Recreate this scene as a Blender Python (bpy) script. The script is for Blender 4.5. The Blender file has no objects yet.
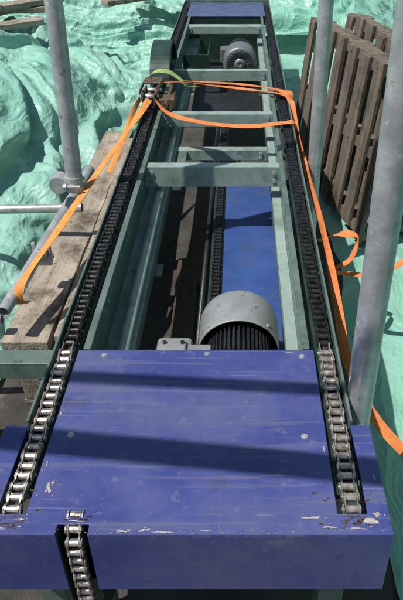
import bpy, bmesh, math, random
import numpy as np
from mathutils import Vector, Matrix, noise
random.seed(4)
S=bpy.context.scene
T=0.6      # height of conveyor top above ground
D=bpy.data

# ------------------------------------------------ materials
def newmat(name):
    m=D.materials.new(name); m.use_nodes=True
    return m,m.node_tree.nodes,m.node_tree.links,m.node_tree.nodes['Principled BSDF']
def pmat(name,c1,c2,rough=.5,metal=0.,scale=(8,8,8),ns=1.,bump=.1,bscale=60,spots=None,lo=.35,hi=.7,rvar=.15,scratch=None):
    m,n,l,b=newmat(name)
    tc=n.new('ShaderNodeTexCoord'); mp=n.new('ShaderNodeMapping'); mp.inputs['Scale'].default_value=scale
    l.new(tc.outputs['Object'],mp.inputs['Vector'])
    no=n.new('ShaderNodeTexNoise'); no.inputs['Scale'].default_value=ns; no.inputs['Detail'].default_value=8; no.inputs['Roughness'].default_value=.65
    l.new(mp.outputs['Vector'],no.inputs['Vector'])
    r=n.new('ShaderNodeValToRGB'); r.color_ramp.elements[0].position=lo; r.color_ramp.elements[1].position=hi
    r.color_ramp.elements[0].color=(*c1,1); r.color_ramp.elements[1].color=(*c2,1)
    l.new(no.outputs['Fac'],r.inputs['Fac'])
    out=r.outputs['Color']
    if spots:
        for (col,sc,th,soft) in spots:
            n2=n.new('ShaderNodeTexNoise'); n2.inputs['Scale'].default_value=sc; n2.inputs['Detail'].default_value=6; n2.inputs['Roughness'].default_value=.7
            l.new(tc.outputs['Object'],n2.inputs['Vector'])
            rr=n.new('ShaderNodeMapRange'); rr.inputs['From Min'].default_value=th; rr.inputs['From Max'].default_value=th+soft
            l.new(n2.outputs['Fac'],rr.inputs['Value'])
            mx=n.new('ShaderNodeMixRGB'); mx.inputs['Color2'].default_value=(*col,1)
            l.new(rr.outputs['Result'],mx.inputs['Fac']); l.new(out,mx.inputs['Color1']); out=mx.outputs['Color']
    if scratch:
        for (rot,scl,th,col,op) in scratch:
            m3=n.new('ShaderNodeMapping'); m3.inputs['Rotation'].default_value=(0,0,math.radians(rot)); m3.inputs['Scale'].default_value=scl
            l.new(tc.outputs['Object'],m3.inputs['Vector'])
            n3=n.new('ShaderNodeTexNoise'); n3.inputs['Scale'].default_value=1; n3.inputs['Detail'].default_value=4; n3.inputs['Roughness'].default_value=.6
            l.new(m3.outputs['Vector'],n3.inputs['Vector'])
            rr=n.new('ShaderNodeMapRange'); rr.inputs['From Min'].default_value=th; rr.inputs['From Max'].default_value=th+.035; rr.inputs['To Max'].default_value=op
            l.new(n3.outputs['Fac'],rr.inputs['Value'])
            mx=n.new('ShaderNodeMixRGB'); mx.inputs['Color2'].default_value=(*col,1)
            l.new(rr.outputs['Result'],mx.inputs['Fac']); l.new(out,mx.inputs['Color1']); out=mx.outputs['Color']
    l.new(out,b.inputs['Base Color'])
    rm=n.new('ShaderNodeMapRange'); rm.inputs['To Min'].default_value=max(.05,rough-rvar); rm.inputs['To Max'].default_value=min(1,rough+rvar)
    l.new(no.outputs['Fac'],rm.inputs['Value']); l.new(rm.outputs['Result'],b.inputs['Roughness'])
    b.inputs['Metallic'].default_value=metal
    nb=n.new('ShaderNodeTexNoise'); nb.inputs['Scale'].default_value=bscale; nb.inputs['Detail'].default_value=5
    l.new(mp.outputs['Vector'] if max(scale)!=min(scale) else tc.outputs['Object'],nb.inputs['Vector'])
    bp=n.new('ShaderNodeBump'); bp.inputs['Strength'].default_value=bump; bp.inputs['Distance'].default_value=.01
    l.new(nb.outputs['Fac'],bp.inputs['Height']); l.new(bp.outputs['Normal'],b.inputs['Normal'])
    return m
M={}
M['blue']=pmat('blue_paint',(.040,.053,.195),(.066,.084,.255),.28,0,(3,3,3),2,.03,25,
   spots=[((.11,.12,.225),3.2,.45,.3),((.17,.17,.22),30,.58,.2),((.33,.31,.31),120,.69,.02),((.03,.022,.022),70,.71,.02),((.045,.04,.06),6,.60,.15)],
   scratch=[(8,(3,90,3),.68,(.26,.26,.34),.4),(83,(4,120,4),.67,(.24,.24,.34),.4),(88,(1.5,45,1.5),.60,(.12,.13,.21),.5),(-35,(5,110,5),.72,(.33,.33,.4),.6),(52,(6,140,6),.72,(.3,.3,.4),.5),(3,(1.5,30,1.5),.6,(.11,.11,.19),.5)])
M['bluelow']=pmat('blue_tray_paint',(.025,.06,.20),(.04,.09,.28),.45,0,(3,3,3),2,.03,25,spots=[((.07,.08,.11),9,.5,.25),((.13,.12,.11),40,.62,.08)])
grime=[((.075,.065,.045),22,.60,.12),((.02,.025,.02),11,.57,.2)]
M['green']=pmat('frame_paint',(.09,.135,.115),(.155,.21,.185),.34,.1,(5,5,5),2,.05,40,spots=grime)
M['greenlt']=pmat('frame_paint_light',(.24,.33,.295),(.35,.44,.405),.33,.1,(5,5,5),2,.05,40,spots=[((.16,.15,.11),24,.62,.1),((.14,.185,.165),8,.52,.2)])
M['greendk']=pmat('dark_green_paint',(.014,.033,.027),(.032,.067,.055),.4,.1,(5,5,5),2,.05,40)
M['endpaint']=pmat('grey_blue_cover_paint',(.055,.08,.17),(.10,.13,.23),.4,.1,(5,5,5),2,.05,40,spots=[((.16,.17,.2),15,.56,.15)])
M['galv']=pmat('galvanised_steel',(.34,.355,.365),(.56,.57,.58),.38,.4,(9,9,9),2,.06,90,spots=[((.18,.15,.12),14,.61,.1),((.66,.66,.65),30,.62,.05),((.30,.29,.27),5,.52,.2),((.55,.54,.50),90,.68,.03)])
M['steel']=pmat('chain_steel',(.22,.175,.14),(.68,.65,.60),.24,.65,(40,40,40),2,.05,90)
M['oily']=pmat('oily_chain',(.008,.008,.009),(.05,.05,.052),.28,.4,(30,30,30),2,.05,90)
M['cowl']=pmat('grey_motor_paint',(.20,.215,.22),(.29,.305,.31),.40,.1,(6,6,6),2,.03,60,spots=[((.12,.11,.10),20,.60,.08)])
M['cowldk']=pmat('mid_grey_motor_paint',(.16,.175,.18),(.23,.245,.25),.4,.3,(6,6,6),2,.03,60)
M['black']=pmat('black_cast_iron',(.010,.012,.015),(.03,.035,.04),.42,.1,(20,20,20),2,.1,80)
M['dirt']=pmat('grease_dirt',(.02,.015,.010),(.08,.055,.035),.7,0,(60,60,60),1,.3,80)
M['chip']=pmat('bare_primer_chip',(.30,.25,.21),(.56,.53,.50),.6,.1,(90,90,90),1,.2,80)
M['orange']=pmat('orange_webbing',(.56,.15,.035),(.76,.26,.075),.75,0,(15,15,15),2,.25,300,spots=[((.36,.14,.08),10,.56,.2)])
M['yellow']=pmat('yellow_orange_webbing',(.58,.22,.04),(.76,.33,.08),.75,0,(15,15,15),2,.25,300,spots=[((.38,.18,.09),10,.56,.2)])
M['rust']=pmat('rusty_steel',(.07,.04,.025),(.24,.18,.13),.6,.4,(40,40,40),1,.3,80)
M['lime']=pmat('lime_cloth',(.22,.34,.10),(.38,.50,.18),.8,0,(40,40,40),1,.3,80)
M['woodY']=pmat('timber_y',(.18,.145,.105),(.46,.40,.325),.8,0,(26,1.8,26),1,.45,4,spots=[((.11,.085,.06),5,.48,.15),((.07,.055,.045),60,.62,.04),((.34,.31,.27),12,.58,.1),((.06,.045,.035),2.3,.56,.2)],lo=.3,hi=.72)
M['woodX']=pmat('timber_x',(.07,.055,.042),(.25,.20,.155),.85,0,(30,2.2,30),1,.5,4,spots=[((.05,.038,.03),5,.50,.2)],lo=.3,hi=.75)
M['wooddk']=pmat('timber_dark',(.045,.032,.022),(.10,.07,.05),.85,0,(26,1.8,26),1,.35,4)
M['ground']=pmat('asphalt',(.030,.027,.025),(.075,.068,.06),.9,0,(2,2,2),3,.5,120,spots=[((.15,.12,.09),5,.62,.1),((.20,.18,.15),60,.68,.03)])

def tarpmat(name,c1,c2,rough=.33,bs=.3):
    m,n,l,b=newmat(name)
    tc=n.new('ShaderNodeTexCoord')
    no=n.new('ShaderNodeTexNoise'); no.inputs['Scale'].default_value=1.8; no.inputs['Detail'].default_value=8
    l.new(tc.outputs['Object'],no.inputs['Vector'])
    r=n.new('ShaderNodeValToRGB'); r.color_ramp.elements[0].position=.3; r.color_ramp.elements[1].position=.7
    r.color_ramp.elements[0].color=(*c1,1); r.color_ramp.elements[1].color=(*c2,1)
    l.new(no.outputs['Fac'],r.inputs['Fac'])
    nd=n.new('ShaderNodeTexNoise'); nd.inputs['Scale'].default_value=5; nd.inputs['Detail'].default_value=8; nd.inputs['Roughness'].default_value=.7
    l.new(tc.outputs['Object'],nd.inputs['Vector'])
    rd=n.new('ShaderNodeMapRange'); rd.inputs['From Min'].default_value=.54; rd.inputs['From Max'].default_value=.8; rd.inputs['To Max'].default_value=.5
    l.new(nd.outputs['Fac'],rd.inputs['Value'])
    md=n.new('ShaderNodeMixRGB'); md.inputs['Color2'].default_value=(.27,.34,.28,1); l.new(rd.outputs['Result'],md.inputs['Fac']); l.new(r.outputs['Color'],md.inputs['Color1'])
    l.new(md.outputs['Color'],b.inputs['Base Color'])
    # dust makes the sheen patchy
    rg=n.new('ShaderNodeMapRange'); rg.inputs['From Min'].default_value=.35; rg.inputs['From Max'].default_value=.65
    rg.inputs['To Min'].default_value=rough-.08; rg.inputs['To Max'].default_value=rough+.18
    l.new(nd.outputs['Fac'],rg.inputs['Value']); l.new(rg.outputs['Result'],b.inputs['Roughness'])
    w=n.new('ShaderNodeTexNoise'); w.inputs['Scale'].default_value=2.5; w.inputs['Detail'].default_value=2
    l.new(tc.outputs['Object'],w.inputs['Vector'])
    va=n.new('ShaderNodeVectorMath'); va.operation='MULTIPLY_ADD'; va.inputs[1].default_value=(.3,.3,.3)
    l.new(w.outputs['Color'],va.inputs[0]); l.new(tc.outputs['Object'],va.inputs[2])
    prev=None
    for sc,rot,st in((5,20,.25),(11,-50,.35),(23,65,.45),(44,10,.6)):
        mp=n.new('ShaderNodeMapping'); mp.inputs['Rotation'].default_value=(.3,.5,math.radians(rot)); mp.inputs['Scale'].default_value=(1,st,1)
        l.new(va.outputs['Vector'],mp.inputs['Vector'])
        v=n.new('ShaderNodeTexNoise'); v.inputs['Scale'].default_value=sc; v.inputs['Detail'].default_value=0
        l.new(mp.outputs['Vector'],v.inputs['Vector'])
        su=n.new('ShaderNodeMath'); su.operation='SUBTRACT'; su.inputs[1].default_value=.5; l.new(v.outputs['Fac'],su.inputs[0])
        ab=n.new('ShaderNodeMath'); ab.operation='ABSOLUTE'; l.new(su.outputs[0],ab.inputs[0])
        mu=n.new('ShaderNodeMath'); mu.operation='MULTIPLY_ADD'; mu.inputs[1].default_value=-11/sc; l.new(ab.outputs[0],mu.inputs[0])
        mu.inputs[2].default_value=0
        if prev: l.new(prev.outputs[0],mu.inputs[2])
        prev=mu
    bp=n.new('ShaderNodeBump'); bp.inputs['Strength'].default_value=bs; bp.inputs['Distance'].default_value=.05
    l.new(prev.outputs['Value'],bp.inputs['Height']); l.new(bp.outputs['Normal'],b.inputs['Normal'])
    tr=n.new('ShaderNodeBsdfTranslucent'); l.new(md.outputs['Color'],tr.inputs['Color']); l.new(bp.outputs['Normal'],tr.inputs['Normal'])
    mx=n.new('ShaderNodeMixShader'); mx.inputs['Fac'].default_value=.2
    l.new(b.outputs['BSDF'],mx.inputs[1]); l.new(tr.outputs['BSDF'],mx.inputs[2])
    l.new(mx.outputs['Shader'],n['Material Output'].inputs['Surface'])
    return m
M['tarp']=tarpmat('green_sheeting',(.23,.54,.43),(.40,.69,.58),.36,.55)
M['tarp2']=tarpmat('green_sheeting_dusty',(.21,.49,.395),(.37,.64,.54),.38,.5)

# ------------------------------------------------ helpers
def empty(name):
    o=D.objects.new(name,None); S.collection.objects.link(o); return o
def mkobj(name,verts,faces,mat,parent=None,bevel=0,smooth=False,seg=2):
    me=D.meshes.new(name); me.from_pydata(verts,[],faces); me.materials.append(M[mat])
    bm=bmesh.new(); bm.from_mesh(me); bmesh.ops.recalc_face_normals(bm,faces=bm.faces); bm.to_mesh(me); bm.free()
    o=D.objects.new(name,me); S.collection.objects.link(o)
    if smooth:
        for p in me.polygons: p.use_smooth=True
    if bevel:
        b=o.modifiers.new('b','BEVEL'); b.width=bevel; b.segments=seg; b.limit_method='ANGLE'
    if parent: o.parent=parent
    return o
def boxvf(x0,x1,y0,y1,z0,z1,V,F):
    i=len(V)
    V+=[(x0,y0,z0),(x1,y0,z0),(x1,y1,z0),(x0,y1,z0),(x0,y0,z1),(x1,y0,z1),(x1,y1,z1),(x0,y1,z1)]
    F+=[(i,i+3,i+2,i+1),(i+4,i+5,i+6,i+7),(i,i+1,i+5,i+4),(i+1,i+2,i+6,i+5),(i+2,i+3,i+7,i+6),(i+3,i,i+4,i+7)]
def boxes(name,bs,mat,parent=None,bevel=.0015,rel=True):
    V,F=[],[]
    for b in bs:
        o=T if rel else 0
        boxvf(b[0],b[1],b[2],b[3],b[4]+o,b[5]+o,V,F)
    return mkobj(name,V,F,mat,parent,bevel)
def tubevf(a,b,r,V,F,n=20,r2=None,cap=True):
    a=Vector(a); b=Vector(b); d=(b-a).normalized(); r2=r if r2 is None else r2
    u=d.orthogonal().normalized(); w=d.cross(u); i=len(V)
    for k in range(n):
        t=2*math.pi*k/n; V.append(tuple(a+(u*math.cos(t)+w*math.sin(t))*r))
    for k in range(n):
        t=2*math.pi*k/n; V.append(tuple(b+(u*math.cos(t)+w*math.sin(t))*r2))
    for k in range(n): F.append((i+k,i+(k+1)%n,i+n+(k+1)%n,i+n+k))
    if cap: F.append(tuple(i+n-1-k for k in range(n))); F.append(tuple(i+n+k for k in range(n)))
def tubes(name,ts,mat,parent=None,n=20,smooth=True):
    V,F=[],[]
    for t in ts: tubevf(t[0],t[1],t[2],V,F,n,t[3] if len(t)>3 else None)
    o=mkobj(name,V,F,mat,parent)
    if smooth:
        for p in o.data.polygons: p.use_smooth=len(p.vertices)==4
    return o
def pipe(name,a,b,r,mat,parent=None,n=28):
    """open hollow tube"""
    V,F=[],[]
    a=Vector(a);b=Vector(b)
    tubevf(a,b,r,V,F,n,cap=False); tubevf(a,b,r*.86,V,F,n,cap=False)
    for k in range(n):
        F.append((k,(k+1)%n,2*n+(k+1)%n,2*n+k)); F.append((n+k,n+(k+1)%n,3*n+(k+1)%n,3*n+k))
    o=mkobj(name,V,F,mat,parent)
    for p in o.data.polygons: p.use_smooth=True
    m=o.modifiers.new('e','EDGE_SPLIT'); m.split_angle=math.radians(40)
    return o
def coupler(name,c,parent,axis1,axis2,r=.03,mat='galv'):
    c=Vector(c);a1=Vector(axis1).normalized();a2=Vector(axis2).normalized()
    V,F=[],[]
    tubevf(c-a1*.028,c+a1*.028,r*1.25,V,F,20)
    off=a1.cross(a2).normalized()*(r*2.05)
    tubevf(c+off-a2*.028,c+off+a2*.028,r*1.25,V,F,20)
    tubevf(c,c+off,r*.8,V,F,12)
    for s in(-1,1):
        q=c+a2*(r*1.45)*s
        tubevf(q-off.normalized()*.03,q+off.normalized()*.035,.007,V,F,8)
        tubevf(q+off.normalized()*.018,q+off.normalized()*.03,.013,V,F,6)
    return mkobj(name,V,F,mat,parent,.002)

# ------------------------------------------------ chain
def chain(name,path,mat,parent,pitch=.0254,off=0.,sc=1.25):
    P=[Vector(p) for p in path]; L=[0]
    for i in range(1,len(P)): L.append(L[-1]+(P[i]-P[i-1]).length)
    def at(s):
        for i in range(1,len(P)):
            if s<=L[i] or i==len(P)-1:
                return P[i-1].lerp(P[i],(s-L[i-1])/(L[i]-L[i-1]))
    V,F=[],[]; n=int(L[-1]/pitch); X=Vector((1,0,0))
    for k in range(n):
        a=at(k*pitch+off*pitch); b=at((k+1)*pitch+off*pitch); t=(b-a).normalized(); nn=X.cross(t)
        rr=.0105 if k%2 else .0095
        out=[]
        for j in range(7):
            th=math.pi/2+math.pi*j/6; out.append(a+t*math.cos(th)*rr+nn*math.sin(th)*rr)
        out.append(a.lerp(b,.5)-nn*rr*.68)
        for j in range(7):
            th=-math.pi/2+math.pi*j/6; out.append(b+t*math.cos(th)*rr+nn*math.sin(th)*rr)
        out.append(a.lerp(b,.5)+nn*rr*.68)
        m=len(out); jx=X*random.uniform(-.0006,.0006)
        for sd in(-1,1):
            x0=(.0085 if k%2 else .0112)*sc*sd; x1=x0+.0026*sd
            i=len(V)
            V+=[tuple(p+X*x0+jx) for p in out]+[tuple(p+X*x1+jx) for p in out]
            F.append(tuple(i+j for j in range(m))); F.append(tuple(i+m+j for j in reversed(range(m))))
            for j in range(m): F.append((i+j,i+(j+1)%m,i+m+(j+1)%m,i+m+j))
        tubevf(a-X*.0083*sc,a+X*.0083*sc,.0078,V,F,12)
        tubevf(a-X*.0148*sc,a+X*.0148*sc,.0038,V,F,8)
    return mkobj(name,V,F,mat,parent)

# ================================================= GROUND
gv,gf=[],[]
boxvf(-150,150,-150,150,-.2,0,gv,gf)
g=mkobj('ground',gv,gf,'ground')

# ================================================= CONVEYOR
C=empty('chain_conveyor')
Y0,Y1=.97,5.75
for side,(xo0,xo1,xi0,xi1,f0,f1,c0,c1) in {'left':(-.455,-.449,-.386,-.380,-.380,-.300,-.449,-.401),'right':(.234,.240,.166,.172,.132,.166,.186,.234)}.items():
    boxes('side_rail_outer_'+side,[(xo0,xo1,Y0,Y1,-.17,.012)],'green',C)
    boxes('side_rail_inner_'+side,[(xi0,xi1,1.20,Y1,-.148,-.004)],'green',C)
    lip=(xi0-.0,xi1+.012) if side=='left' else (xi0-.012,xi1)
    boxes('inner_lip_'+side,[(lip[0],lip[1],1.225,Y1,-.004,.001)],'green',C)
    boxes('bottom_flange_'+side,[(f0,f1,1.0,Y1,-.156,-.148)],'greenlt',C)
    fe=f1 if side=='left' else f0
    boxes('flange_return_'+side,[(fe-.003,fe+.003,1.0,Y1,-.20,-.157)],'green',C)
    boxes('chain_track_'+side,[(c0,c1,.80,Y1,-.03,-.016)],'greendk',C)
    boxes('track_guide_'+side,[((c0+c1)/2-.007,(c0+c1)/2+.007,.80,Y1-.05,-.0155,-.0085)],'dirt',C,.0005)
    V,F=[],[]
    xx,dx=(xi1,.006) if side=='left' else (xi0,-.006)
    for k in range(11):
        for dy in(0,.05): tubevf((xx,1.45+.4*k+dy,T-.05),(xx+dx,1.45+.4*k+dy,T-.05),.008,V,F,6)
    mkobj('web_bolts_'+side,V,F,'galv',C)
tubes('return_tube',[((-.325,1.05,T-.128),(-.325,4.2,T-.128),.018)],'greenlt',C)
tubes('cable_conduit',[((-.14,1.5,T-.335),(-.13,3.9,T-.335),.009)],'black',C)
def cpath(x,ya,yb,wrap=True):
    p=[]
    if wrap:
        for k in range(7):
            th=math.pi/2*(k/6); p.append((x,.775-.06*math.cos(th),T-.062+.06*math.sin(th)))
    n=40
    for k in range(n+1):
        y=max(ya,.775)+(yb-max(ya,.775))*k/n
        if wrap and k==0: continue
        p.append((x+.0015*math.sin(k*.9+x*9),y,T-.002+.0012*math.sin(k*1.7)))
    return p
for s_,x in(('left',-.424),('right',.209)):
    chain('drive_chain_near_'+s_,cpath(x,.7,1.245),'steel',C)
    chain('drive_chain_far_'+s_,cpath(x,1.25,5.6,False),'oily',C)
def cross(nm,y,z,h,x0=-.379,x1=.165,mat='greenlt',fl=.045):
    boxes(nm,[(x0,x1,y,y+.006,z-h,z),(x0,x1,y+.0062,y+fl,z-.006,z),(x0,x1,y+.0062,y+fl,z-h,z-h+.006)],mat,C)
    V,F=[],[]
    for xx in(x0+.03,x1-.03):
        for zz in(z-h*.3,z-h*.7): tubevf((xx,y-.006,T+zz),(xx,y,T+zz),.008,V,F,6)
    mkobj(nm+'_bolts',V,F,'galv',C)
cross('cross_member_1',2.36,-.008,.085)
cross('cross_member_2',2.90,-.155,.05,-.30,.130)
cross('cross_member_3',2.98,-.008,.06)
cross('cross_member_4',3.72,-.008,.06)
cross('cross_member_5',4.85,-.008,.05,fl=.08)
cross('cross_member_6',3.35,-.155,.05,-.30,.130)
boxes('diagonal_brace',[(-.29,-.25,2.5,2.9,-.175,-.158)],'green',C)
boxes('end_plate',[(-.40,.19,5.16,5.69,-.006,.004)],'endpaint',C)
boxes('end_box',[(-.448,.233,5.70,5.76,-.17,.02)],'green',C)
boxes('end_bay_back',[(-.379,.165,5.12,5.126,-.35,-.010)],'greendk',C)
boxes('end_bay_floor',[(-.30,.131,3.80,5.1,-.30,-.292)],'black',C)
boxes('end_bay_bracket',[(-.36,-.20,4.2,4.206,-.15,-.04),(-.206,-.20,4.207,4.5,-.15,-.04)],'greendk',C)
boxes('legs',[(-.445,-.389,y,y+.06,-.598,-.171) for y in(.80,2.5,5.2)]+[(.175,.231,y,y+.06,-.598,-.171) for y in(.80,2.5,5.2)],'green',C)
boxes('foot_plates',[(-.47,-.36,y-.02,y+.08,-.599,-.590) for y in(.80,2.5,5.2)]+[(.15,.26,y-.02,y+.08,-.599,-.590) for y in(.80,2.5,5.2)],'galv',C)
boxes('lower_blue_tray',[(-.065,.155,1.45,3.05,-.302,-.297),(.151,.155,1.45,3.05,-.296,-.26)],'bluelow',C)
boxes('tray_track',[(-.115,-.0655,1.45,3.6,-.31,-.300)],'greendk',C)
chain('return_chain',[(-.090,1.3+.1*k,T-.29) for k in range(24)],'oily',C,sc=1.1)

# blue cover
out=[(-.50,.70),(-.332,.70),(-.332,.722),(-.274,.722),(-.274,.70),(.277,.70),(.277,.968),(.236,.968),(.236,.745),(.181,.745),(.181,1.222),(-.396,1.222),(-.396,.745),(-.451,.745),(-.451,.968),(-.50,.968)]
m=len(out)
V=[(x,y,T-.004) for x,y in out]+[(x,y,T+.0) for x,y in out]
F=[tuple(reversed(range(m))),tuple(range(m,2*m))]+[(i,(i+1)%m,m+(i+1)%m,m+i) for i in range(m)]
mkobj('blue_cover_top',V,F,'blue',C,.0025,seg=3)
boxes('blue_front',[(-.50,-.332,.7005,.7045,-.176,-.0045),(-.274,.277,.7005,.7045,-.176,-.0045)],'blue',C,.001)
boxes('blue_sides',[(-.4998,-.4958,.705,.968,-.176,-.0045),(.2728,.2768,.705,.968,-.176,-.0045),(-.4955,-.456,.9635,.9675,-.176,-.0045),(.241,.2725,.9635,.9675,-.176,-.0045)],'blue',C,.001)
boxes('blue_bottom_lip',[(-.495,-.336,.705,.73,-.1757,-.172),(-.27,.272,.705,.73,-.1757,-.172)],'blue',C,.001)
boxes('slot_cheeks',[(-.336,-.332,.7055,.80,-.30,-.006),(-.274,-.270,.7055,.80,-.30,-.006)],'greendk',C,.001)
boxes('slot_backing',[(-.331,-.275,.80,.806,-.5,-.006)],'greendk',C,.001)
boxes('front_crossbeam',[(-.445,.231,.80,.86,-.30,-.18)],'green',C)
hp=[]
for k in range(8):
    th=math.pi/2*(1-k/7); hp.append((-.303,.745-.04*math.cos(th),T-.045+.04*math.sin(th)))
hp+= [(-.303,.705,T-.045-.05*k) for k in range(1,10)]
chain('hanging_chain',hp,'steel',C,sc=1.1)
V,F=[],[]
for (x,y) in((-.355,.94),(.135,.935),(-.33,1.20),(.15,1.195),(-.08,1.205)):
    tubevf((x,y,T),(x,y,T+.002),.0072,V,F,20,.0065); tubevf((x,y,T+.002),(x,y,T+.0035),.0042,V,F,6,.004)
mkobj('cover_bolts',V,F,'galv',C)
def blob(cx,cy,rx,ry,z,V,F,n=30):
    i=len(V); s=random.random()*50
    for k in range(n):
        t=2*math.pi*k/n; r=.6+.9*noise.noise(Vector((math.cos(t)*1.6+s,math.sin(t)*1.6,s)))+.35*noise.noise(Vector((math.cos(t)*5+s,math.sin(t)*5,s)))+.06*random.random()
        V.append((cx+rx*r*math.cos(t),max(.7005,cy+ry*r*math.sin(t)),z))
    F.append(tuple(range(i,i+n)))
V,F=[],[]
for a in[(-.468,.722,.020,.008),(-.44,.712,.02,.004),(-.40,.732,.009,.004),(-.368,.80,.007,.016),(-.362,.815,.004,.008),(-.21,.706,.02,.0025),(-.17,.709,.012,.003),
         (-.14,.705,.024,.0025),(-.06,.707,.010,.002),(.13,.735,.020,.003),(.16,.715,.016,.003),(.24,.728,.016,.008),(.255,.742,.008,.008),(.215,.712,.018,.003),
         (-.30,.728,.018,.003),(.262,.83,.002,.008),(-.385,.86,.002,.010),(.172,.9,.002,.010),(.12,1.21,.010,.002),(-.39,1.0,.002,.010)]:
    blob(*a,T+.0012,V,F)
    for k in range(3): blob(a[0]+random.gauss(0,a[2]),a[1]+random.gauss(0,a[3]),a[2]*.25,a[3]*.3,T+.0014,V,F,12)
for k in range(50):
    blob(random.uniform(-.49,.27),.702+abs(random.gauss(0,.006)),random.uniform(.0008,.003),random.uniform(.0005,.0012),T+.0013,V,F,9)
mkobj('paint_chips',V,F,'chip',C)
V,F=[],[]
for k in range(60):
    sd=random.choice((-1,1)); x=(-.424 if sd<0 else .209)+random.gauss(0,.03)
    if (-.451<x<-.396) or (.181<x<.236): y=random.uniform(.712,.742)
    else: y=random.uniform(.71,.80)
    blob(x,y,random.uniform(.002,.009),random.uniform(.001,.004),T+.0008,V,F,12)
for k in range(12): blob(-.303+random.gauss(0,.03),.728+random.uniform(0,.012),.006,.003,T+.0008,V,F,12)
mkobj('grease_smears',V,F,'dirt',C)

# curved green guard over left rail near ratchet
V,F=[],[]
n=24
for k in range(n+1):
    t=math.pi*(.0+.98*k/n); y=3.72-.26*math.cos(t); z=T-.02+.17*math.sin(t)
    for x,dz in((-.48,-.05),(-.48,0),(-.375,0),(-.375,-.02)): V.append((x,y,z+dz))
for k in range(n):
    for j in range(3): F.append((4*k+j,4*k+j+1,4*k+5+j,4*k+4+j))
o=mkobj('curved_sprocket_guard',V,F,'greendk',C); sm=o.modifiers.new('s','SOLIDIFY'); sm.thickness=.004
tubes('guard_hub',[((-.47,3.72,T+.03),(-.39,3.72,T+.03),.10),((-.49,3.72,T+.03),(-.37,3.72,T+.03),.022)],'greendk',C,32)

# ================================================= MOTORS
def motor(name,cx,y0,cz,r,direction=1,pm='cowl'):
    E=empty(name); d=direction
    yb0,yb1=y0-.17*d,y0+.02*d
    rb=r*.80
    V,F=[],[]
    tubevf((cx,yb0,cz),(cx,yb1,cz),rb*.86,V,F,32)
    for k in range(44):
        t=2*math.pi*k/44; c,s=math.cos(t),math.sin(t)
        i=len(V); w=.0022
        for yy in(yb0,yb1):
            for rr in(rb*.8,rb):
                for ww in(-w,w): V.append((cx+c*rr-s*ww,yy,cz+s*rr+c*ww))
        F+=[(i,i+1,i+3,i+2),(i+4,i+6,i+7,i+5),(i,i+4,i+5,i+1),(i+2,i+3,i+7,i+6),(i,i+2,i+6,i+4),(i+1,i+5,i+7,i+3)]
    mkobj('finned_body',V,F,'black',E)
    prof=[(r*.985,y0),(r,y0+.004*d),(r,y0+.135*d),(r*.97,y0+.152*d),(r*.88,y0+.163*d),(r*.35,y0+.166*d),(r*.33,y0+.172*d),(0.001,y0+.172*d)]
    V,F=[],[];n=56
    for rr,yy in prof:
        for k in range(n): t=2*math.pi*k/n; V.append((cx+rr*math.cos(t),yy,cz+rr*math.sin(t)))
    for a in range(len(prof)-1):
        for k in range(n): F.append((a*n+k,a*n+(k+1)%n,(a+1)*n+(k+1)%n,(a+1)*n+k))
    o=mkobj('fan_cowl',V,F,pm,E,smooth=True); e=o.modifiers.new('e','EDGE_SPLIT'); e.split_angle=math.radians(50)
    so=o.modifiers.new('s','SOLIDIFY'); so.thickness=.003
    V,F=[],[]
    for q in range(3,9):
        rr=r*.1*q
        for k in range(int(6*q)):
            t=2*math.pi*k/(6*q)
            a=(cx+rr*math.cos(t),y0+.1655*d,cz+rr*math.sin(t)); b=(cx+rr*math.cos(t),y0+.1685*d,cz+rr*math.sin(t))
            tubevf(a,b,.0032,V,F,6)
    mkobj('intake_holes',V,F,'black',E)
    V,F=[],[]
    for k in range(4):
        t=math.pi/4+math.pi/2*k
        tubevf((cx+r*.99*math.cos(t),y0+.02*d,cz+r*.99*math.sin(t)),(cx+r*1.03*math.cos(t),y0+.02*d,cz+r*1.03*math.sin(t)),.006,V,F,8)
    mkobj('cowl_screws',V,F,'galv',E)
    tubes('end_shield',[((cx,yb0,cz),(cx,yb0-.03*d,cz),rb*1.02,rb*.7),((cx,yb0-.03*d,cz),(cx,yb0-.07*d,cz),rb*.4)],pm,E,32)
    boxes('terminal_box',[(cx-rb-.045,cx-rb*.75,min(yb0,yb1)+.04,min(yb0,yb1)+.15,cz-T-.04,cz-T+.05)],pm,E,.005)
    boxes('mounting_feet',[(cx-rb,cx+rb,min(yb0,yb1)+.02,min(yb0,yb1)+.05,cz-T-rb-.02,cz-T-rb*.75),(cx-rb,cx+rb,min(yb0,yb1)+.12,min(yb0,yb1)+.15,cz-T-rb-.02,cz-T-rb*.75)],'black',E,.002)
    return E
motor('electric_motor',-.003,1.405,T-.163,.116,1)
motor('electric_motor',.0,4.50,T-.135,.110,-1,'cowldk')
G=empty('gearbox')
boxes('housing',[(-.235,-.135,1.22,1.44,-.27,-.13)],'cowl',G,.012)
boxes('housing_lid',[(-.22,-.15,1.25,1.41,-.1295,-.118)],'cowl',G,.004)
tubes('shaft_flange',[((-.26,1.33,T-.2),(-.10,1.33,T-.2),.045),((-.30,1.33,T-.2),(-.26,1.33,T-.2),.018)],'cowl',G)
tubes('lid_screws',[((x,y,T-.118),(x,y,T-.112),.006) for x in(-.21,-.16) for y in(1.265,1.395)],'black',G,8)
boxes('motor_mount_plate',[(-.299,.131,1.25,1.44,-.296,-.288)],'greendk',C)

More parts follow.
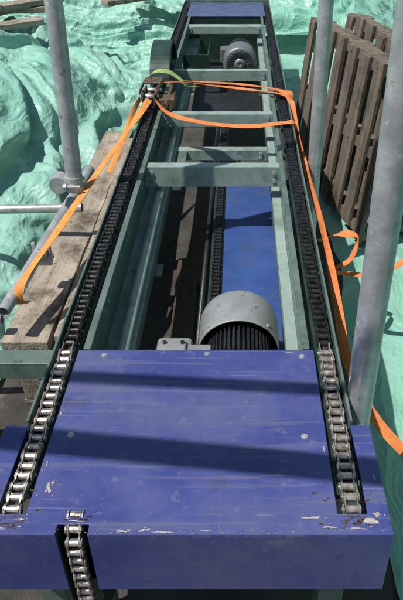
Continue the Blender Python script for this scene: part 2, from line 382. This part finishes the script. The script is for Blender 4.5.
# ================================================= STRAPS
def catm(P,n=10):
    o=[]
    Q=[P[0]]+P+[P[-1]]
    for i in range(1,len(Q)-2):
        for k in range(n):
            t=k/n; a,b,c,d=Q[i-1],Q[i],Q[i+1],Q[i+2]
            o.append(.5*((2*b)+(c-a)*t+(2*a-5*b+4*c-d)*t*t+(3*b-a-3*c+d)*t**3))
    o.append(Q[-2]); return o
def strap(name,pts,w=.035,parent=None,mat='orange',th=.0014,n=10,curl=.0008):
    P=catm([Vector((p[0],p[1],p[2]+T)) for p in pts],n); W=catm([Vector(p[3]).normalized() for p in pts],n)
    V,F=[],[]
    for i,(p,s) in enumerate(zip(P,W)):
        tg=(P[min(i+1,len(P)-1)]-P[max(i-1,0)]).normalized()
        s=(s-tg*s.dot(tg)).normalized()
        nn=tg.cross(s)
        wob=noise.noise(p*4)*.5
        s=(s+nn*wob).normalized()
        for q in(-1,-.5,0,.5,1): V.append(tuple(p+s*q*w/2+nn*(curl*math.cos(q*3))))
    for i in range(len(P)-1):
        for j in range(4): F.append((5*i+j,5*i+j+1,5*i+6+j,5*i+5+j))
    o=mkobj(name,V,F,mat,parent); so=o.modifiers.new('s','SOLIDIFY'); so.thickness=th
    return o
X=(1,0,0);Y=(0,1,0);Z=(0,0,1)
R=empty('ratchet_strap')
strap('webbing_left',[(-.43,3.02,.05,(.6,.6,0)),(-.47,2.75,.03,(.8,.5,.2)),(-.53,2.3,.02,(.9,.2,.4)),(-.60,1.9,-.02,(.9,.1,.3)),(-.67,1.72,-.085,(.9,0,.3)),(-.695,1.665,-.125,(.9,0,.2)),(-.70,1.665,-.175,(.9,0,.1)),(-.69,1.70,-.19,X)],.032,R,'yellow')
strap('webbing_left_tail',[(-.40,3.25,.05,(.6,.6,0)),(-.50,3.15,.0,(.5,.8,.1)),(-.56,2.9,-.12,(.6,.6,.2)),(-.60,2.75,-.2,(.6,.6,.2))],.026,R,'yellow')
strap('webbing_over_top',[(-.40,3.22,.07,Y),(-.30,3.30,.05,Y),(-.1,3.30,.03,Y),(.10,3.24,.025,Y),(.215,3.16,.03,(.2,1,0)),(.25,3.08,.01,(.1,1,.4)),(.262,2.8,-.05,(.3,.2,1)),
   (.275,2.3,-.06,(.5,.1,1)),(.285,1.9,-.06,(.6,0,1)),(.29,1.55,-.10,(.7,0,.8)),(.30,1.38,-.16,(.8,.1,.6)),(.36,1.27,-.26,(.8,.4,.4)),(.46,1.18,-.34,(.8,.6,.2)),(.62,1.1,-.45,(.5,.9,.2))],.030,R)
strap('webbing_top_fold',[(-.39,3.30,.06,Y),(-.22,3.38,.03,Y),(0,3.37,.02,Y),(.2,3.24,.028,(.2,1,0)),(.25,3.15,.0,(.1,1,.4)),(.262,3.0,-.2,Y)],.05,R)
strap('webbing_second_turn',[(-.41,3.05,.06,Y),(-.33,2.93,.015,Y),(-.15,2.84,.0,Y),(.05,2.80,.0,Y),(.19,2.78,.022,Y),(.25,2.80,.010,(0,1,.3)),(.262,2.84,-.1,(0,1,.1)),(.262,2.9,-.3,Y)],.034,R)
strap('loose_loop',[(.30,2.15,-.22,X),(.38,2.10,-.16,(1,0,.5)),(.43,2.06,-.16,Y),(.40,1.98,-.2,(.2,1,.3)),(.34,1.97,-.24,Y),(.38,2.0,-.27,Y),(.5,1.96,-.25,(0,1,.2)),(.62,2.0,-.20,(0,1,.3)),(.78,2.1,-.14,Y)],.028,R,n=14)
B=empty('ratchet_buckle')
boxes('cheek_plates',[(-.46,-.455,3.0,3.17,.025,.075),(-.405,-.40,3.0,3.17,.025,.075)],'rust',B,.002)
tubes('spool',[((-.475,3.06,T+.05),(-.385,3.06,T+.05),.014),((-.48,3.15,T+.055),(-.38,3.15,T+.055),.010)],'galv',B)
V,F=[],[]
for xx in(-.463,-.397):
    for k in range(12):
        t=2*math.pi*k/12; tubevf((xx-.003,3.06+.026*math.cos(t),T+.05+.026*math.sin(t)),(xx+.003,3.06+.026*math.cos(t),T+.05+.026*math.sin(t)),.008,V,F,5)
    tubevf((xx-.003,3.06,T+.05),(xx+.003,3.06,T+.05),.027,V,F,16)
mkobj('ratchet_wheels',V,F,'rust',B)
boxes('handle',[(-.475,-.385,3.17,3.27,.075,.085),(-.475,-.469,3.02,3.17,.07,.09),(-.391,-.385,3.02,3.17,.07,.09)],'rust',B,.003)
boxes('clamp_jaws',[(-.385,-.31,3.02,3.10,.004,.05),(-.375,-.32,3.105,3.2,.004,.03)],'rust',B,.006)
tubes('clamp_screw',[((-.35,3.0,T+.03),(-.34,3.26,T+.045),.009)],'rust',B,12)
strap('lime_cloth_tie',[(-.50,3.38,.02,Y),(-.44,3.33,.09,Y),(-.38,3.31,.10,Y),(-.32,3.36,.06,(.3,1,0)),(-.27,3.30,.03,Y),(-.22,3.33,.02,Y)],.075,None,'lime')

# ================================================= SCAFFOLD
def pole(name,a,b,r=.03):
    return pipe(name,a,b,r,'galv')
pole('scaffold_pole',(-.595,2.13,.60),(-.52,2.18,2.9),.029)
pole('scaffold_pole',(.315,2.55,.002),(.322,2.56,3.1),.028)
pole('scaffold_pole',(.275,1.07,.002),(.262,1.05,2.9),.030)
pole('scaffold_tube',(-.73,1.60,.44),(-.60,2.40,.565),.020)
pole('scaffold_tube',(-1.3,2.30,.43),(-.62,2.27,.46),.018)
pole('scaffold_tube',(-1.2,1.62,.36),(-.76,1.64,.38),.017)
coupler('tube_coupler',(-.595,2.13,.63),None,(0,0,1),(0,1,0),.026)
coupler('tube_coupler',(-.68,1.90,.485),None,(0,1,0),(1,0,0),.018)
pole('scaffold_pole',(.81,2.3,.002),(.81,2.3,3.1),.028)
pole('scaffold_tube',(.52,2.24,1.13),(1.4,2.24,1.13),.022)
coupler('tube_coupler',(.56,2.24,1.13),None,(1,0,0),(0,0,1),.024,'black')
s=Vector((-.42,-.22,.88)).normalized()
def over(h,xa,ya,xb,yb,r,name='scaffold_ledger',dz=0):
    k=h/s.z; a=Vector((xa,ya,T+dz))+s*k; b=Vector((xb,yb,T+dz))+s*k
    d=(b-a).normalized(); pole(name,a-d*1.2,b+d*1.6,r)
over(1.7,-.42,.925,.25,.845,.034)
over(1.75,-.42,1.125,.25,1.075,.020)
boxes('steel_angle',[(-1.1,-.47,1.36,1.42,-.17,-.164),(-1.1,-.47,1.36,1.366,-.22,-.171)],'green',None)
# ================================================= TIMBER
def plank(name,cx,cy,cz,L,w,h,rot,mat='woodY',tilt=0,parent=None):
    V,F=[],[]
    n=30
    for k in range(n+1):
        y=-L/2+L*k/n; j=noise.noise(Vector((k*.5,cx*9,cy)))*.006; j2=noise.noise(Vector((k*.7,cx*5+4,cy)))*.004
        V+=[(-w/2+j,y,-h/2),(w/2+j2,y,-h/2),(w/2+j2,y,h/2+j),(-w/2+j,y,h/2+j)]
    for k in range(n):
        for q in range(4): F.append((4*k+q,4*k+(q+1)%4,4*k+4+(q+1)%4,4*k+4+q))
    F+=[(0,1,2,3),(4*n+3,4*n+2,4*n+1,4*n)]
    o=mkobj(name,V,F,mat,parent,.003)
    o.location=(cx,cy,cz); o.rotation_euler=(tilt,0,rot); return o
W=empty('timber_stack')
for i,(x,z,L,y0,w_) in enumerate([(-.685,.30,1.9,2.55,.15),(-.535,.305,1.75,2.50,.14)]):
    plank('board_%d'%i,x,y0,z,L,w_,.045,.012*(i-.5),parent=W)
for i,y in enumerate((1.70,2.6,3.35)):
    for j,x in enumerate((-.69,-.53)):
        boxes('block_%d_%d'%(i,j),[(x-.065,x+.065,y-.05,y+.05,.023,.275)],'woodY',W,.004,rel=False)
boxes('bottom_boards',[(-.76,-.46,y-.05,y+.05,.002,.022) for y in(1.70,2.6,3.35)],'woodY',W,.003,rel=False)
def pallet(name,org,Ld,Ud):
    """stringer pallet on its long edge: three long bearers, slats across"""
    Ld=Vector(Ld).normalized(); Ud=Vector(Ud); Ud=(Ud-Ld*Ud.dot(Ld)).normalized(); N=Ud.cross(Ld).normalized()
    if N.x>0: N=-N
    V,F=[],[]
    j=lambda a=.005:random.uniform(-a,a)
    for y0 in(0,.375,.75): boxvf(0,1.2,y0,y0+.05,.0225,.1215,V,F)
    for x0 in(0,.155,.31,.465,.62,.775,.93,1.08):
        w_=random.uniform(.080,.10)
        boxvf(x0+j(),x0+w_+j(),-.004+j(.012),.804+j(.012),.122,.142+j(.003),V,F)
    for x0 in(0,.27,.55,.82,1.1): boxvf(x0,x0+.1,j(),.8+j(),0,.022,V,F)
    for x0 in(.05,.205,.36,.515,.67,.825,.98,1.13):
        for y0 in(.025,.4,.775): tubevf((x0+.0,y0,.1405),(x0+.0,y0,.1465),.004,V,F,6)
    o=mkobj(name,V,F,'woodX',None,.003)
    m3=Matrix((Ld,Ud,N)).transposed().to_4x4(); m3.translation=Vector(org); o.matrix_world=m3
    return o
pallet('wooden_pallet',(.715,2.76,.03),(-.285,1.18,0),(.12,0,1))
pallet('wooden_pallet',(.89,2.85,.03),(-.24,1.18,0),(.14,0,1))
for i in range(8):
    plank('loose_lumber',-1.95+random.uniform(-.25,.15),5.05+.11*i+random.uniform(-.1,.1),.55+.03*i,1.0,.14,.04,math.radians((-62,-35,-70,-48,25,-58,-40,-66)[i]),tilt=random.uniform(-.04,.04))
for i in range(8):
    plank('loose_lumber',-.95+.12*i,7.0+random.uniform(-.3,.3),.45+.03*i,.9,.12,.04,math.radians(random.uniform(-75,-30)),'woodY')
for x,y,r in((-.235,2.2,.02),(-.2,2.75,-.03)):
    plank('scrap_board',x,y,.03,.75,.09,.03,r,'wooddk')

# ================================================= TARPS (relaxed as real slack sheets)
def lerpk(K,t):
    if t<=K[0][0]: return K[0][1]
    for a,b in zip(K,K[1:]):
        if t<=b[0]:
            f=(t-a[0])/(b[0]-a[0]); f=f*f*(3-2*f); return a[1]+(b[1]-a[1])*f
    return K[-1][1]
def sheet(name,fn,nu,nv,seed,slack,mat='tarp',iters=120,floor=True,amp=.02,keep=.004,grav=.0005):
    B=np.array([[fn(i/nu,j/nv) for j in range(nv+1)] for i in range(nu+1)],dtype=float)
    du=np.gradient(B,axis=0); dv=np.gradient(B,axis=1); N=np.cross(du,dv); N/=np.linalg.norm(N,axis=2,keepdims=True)+1e-9
    if floor: N*=np.where(N[...,2:3]<0,-1,1)
    H=np.zeros(B.shape[:2]); K=np.zeros(B.shape[:2]); A=np.zeros(B.shape[:2])
    for i in range(nu+1):
        for j in range(nv+1):
            p=Vector(B[i,j])
            q=p+noise.noise_vector(p*.9)*.35
            th=noise.noise(Vector((p.x*.45,p.y*.45,seed+20)))*2.2+.6
            c,s_=math.cos(th),math.sin(th); yy=q.y; xx=q.x+q.z
            u=xx*c+yy*s_; v=-xx*s_+yy*c
            a=1-2.6*abs(noise.noise(Vector((u*1.6,v*.5,seed))))
            b=1-2.6*abs(noise.noise(Vector((u*3.4+3,v*1.1,seed+5))))
            d=1-2.6*abs(noise.noise(Vector((u*2.0+v*6,v*1.5-u*5,seed+15))))
            H[i,j]=a*1.5+b*.8+d*.4
            K[i,j]=.25+1.5*max(0,noise.noise(Vector((p.x*.9,p.y*.9,seed+3)))+.3)
            A[i,j]=.5+.5*math.tanh(3*noise.noise(Vector((p.x*.6,p.y*.6,seed+33))))
    env=np.ones(B.shape[:2]); 
    if floor: env*=np.clip(np.arange(nv+1)/nv*12+.25,0,1)[None,:]
    off=N*((H+ (1.0 if floor else 0))*env)[...,None]*amp
    P=B+off; B2=P.copy(); prev=P.copy()
    def rest(ax,s):
        a=B2[s:]-B2[:-s] if ax==0 else B2[:,s:]-B2[:,:-s]
        KK=K*(.3+1.4*A) if ax==0 else K*(1.7-1.4*A)
        k=KK[s:] if ax==0 else KK[:,s:]
        return np.linalg.norm(a,axis=2)*(1+slack*k)
    cons=[]
    for s_,kk in((1,1.),(2,.18),(5,.03)):
        for ax in(0,1):
            R_=rest(ax,s_); n=(nu if ax==0 else nv)+1-s_
            for g in(0,1):
                idx=np.array([i for i in range(n) if (i//s_)%2==g])
                cons.append((ax,s_,kk,idx,R_[idx] if ax==0 else R_[:,idx]))
    dg=[]
    for sg in(1,-1):
        if sg==1: A0=B2[1:,1:]-B2[:-1,:-1]
        else: A0=B2[1:,:-1]-B2[:-1,1:]
        L0=np.linalg.norm(A0,axis=2)*(1+slack*K[1:,1:])
        for g in(0,1):
            idx=np.arange(g,nu,2); dg.append((sg,idx,L0[idx]))
    for it in range(iters):
        v=(P-prev)*.90; prev=P.copy(); P=P+v; P[...,2]-=grav
        P+=(B2-P)*keep
        for rep in range(2):
            for ax,s_,kk,idx,R_ in cons:
                if ax==0: a=P[idx]; b=P[idx+s_]
                else: a=P[:,idx]; b=P[:,idx+s_]
                d=b-a; L_=np.linalg.norm(d,axis=2); f=(kk*.5*(L_-R_)/(L_+1e-9))[...,None]*d
                if ax==0: P[idx]+=f; P[idx+s_]-=f
                else: P[:,idx]+=f; P[:,idx+s_]-=f
            for sg,idx,R_ in dg:
                if sg==1: a=P[idx,:-1]; b=P[idx+1,1:]
                else: a=P[idx,1:]; b=P[idx+1,:-1]
                d=b-a; L_=np.linalg.norm(d,axis=2); f=(.35*.5*(L_-R_)/(L_+1e-9))[...,None]*d
                if sg==1: P[idx,:-1]+=f; P[idx+1,1:]-=f
                else: P[idx,1:]+=f; P[idx+1,:-1]-=f
        if floor:
            hit=P[...,2]<B[...,2]; P[...,2]=np.where(hit,B[...,2],P[...,2])
            prev[...,0]=np.where(hit,P[...,0],prev[...,0]); prev[...,1]=np.where(hit,P[...,1],prev[...,1])
        P[...,2]=np.maximum(P[...,2],.006)
        P[0]=B2[0]; P[-1]=B2[-1]; P[:,-1]=B2[:,-1]
        mv=P-prev; ml=np.linalg.norm(mv,axis=2,keepdims=True); P=prev+mv*np.minimum(1,.03/(ml+1e-9))
    V=[tuple(x) for x in P.reshape(-1,3)]
    F=[]
    for i in range(nu):
        for j in range(nv):
            k=i*(nv+1)+j; F.append((k,k+1,k+nv+2,k+nv+1))
    o=mkobj(name,V,F,mat,None,smooth=True)
    sb=o.modifiers.new('sub','SUBSURF'); sb.levels=1; sb.render_levels=1
    return o
def left(u,v):
    y=.9+7.6*u
    xi=lerpk([(1,-.92),(2.2,-.88),(3.2,-.85),(4.2,-.58),(7,-.52)],y)
    x=xi-2.6*v
    big=abs(noise.noise(Vector((x*.8+y*.25,y*.55,3))))
    z=.02+lerpk([(0,0),(.10,.16),(.30,.50),(.6,.85),(1,.9)],v)*lerpk([(1,.8),(3,1.0),(4.3,.65),(5.2,.35),(7,.25)],y)+(.45-1.3*big)*.45*min(1,v*5)
    return(x,y,max(.012,z))
sheet('tarpaulin',left,350,130,3.1,.09,amp=.045)
def right(u,v):
    y=.35+8.2*u
    xi=lerpk([(0,.40),(2,.44),(2.6,.50),(4.2,.38),(8,.35)],y)
    xw=lerpk([(0,.74),(1.8,.86),(2.6,1.12),(4.2,1.12),(5.5,1.05),(8,1.0)],y)
    if v<.25: f=v/.25; x=xi+(xw-xi)*f; z=.03+.10*f*f
    else:
        f=(v-.25)/.75; x=xw+.16*f+noise.noise(Vector((y*1.1,f*1.5,5)))*.10; z=.13+2.3*f
    return(x,y,z)
sheet('tarpaulin',right,300,110,8.7,.07,'tarp2',floor=False,keep=.012,amp=.035,grav=.0003)
def back(u,v):
    y=6.4+3.2*u; x=-.1+1.7*v
    return(x,y,.12+.5*u+noise.noise(Vector((x,y,1)))*.2)
sheet('tarpaulin',back,90,60,5.5,.09,amp=.05)

# ================================================= LIGHT / WORLD / CAMERA
L=D.lights.new('sun','SUN'); L.energy=5.0; L.angle=math.radians(.5); L.color=(1,.96,.90)
lo=D.objects.new('sun',L); S.collection.objects.link(lo); lo.rotation_euler=(s).to_track_quat('Z','Y').to_euler(); lo.location=(-3,-2,6)
w=D.worlds.new('World'); S.world=w; w.use_nodes=True; nt=w.node_tree
sky=nt.nodes.new('ShaderNodeTexSky'); sky.sky_type='NISHITA'; sky.sun_disc=False
sky.sun_elevation=math.asin(s.z); sky.sun_rotation=math.atan2(s.x,s.y)
bg=nt.nodes['Background']; bg.inputs['Strength'].default_value=.08; nt.links.new(sky.outputs['Color'],bg.inputs['Color'])
S.view_settings.view_transform='Standard'; S.view_settings.look='None'; S.view_settings.exposure=0
cam=D.cameras.new('camera'); co=D.objects.new('camera',cam); S.collection.objects.link(co)
cam.sensor_fit='VERTICAL'; cam.sensor_height=24; cam.sensor_width=24; cam.lens=25.6; cam.shift_x=-.064
cam.clip_end=500; cam.clip_start=.02
co.location=(0,0,T+1.0); co.rotation_euler=(math.radians(55.13),0,0)
S.camera=co
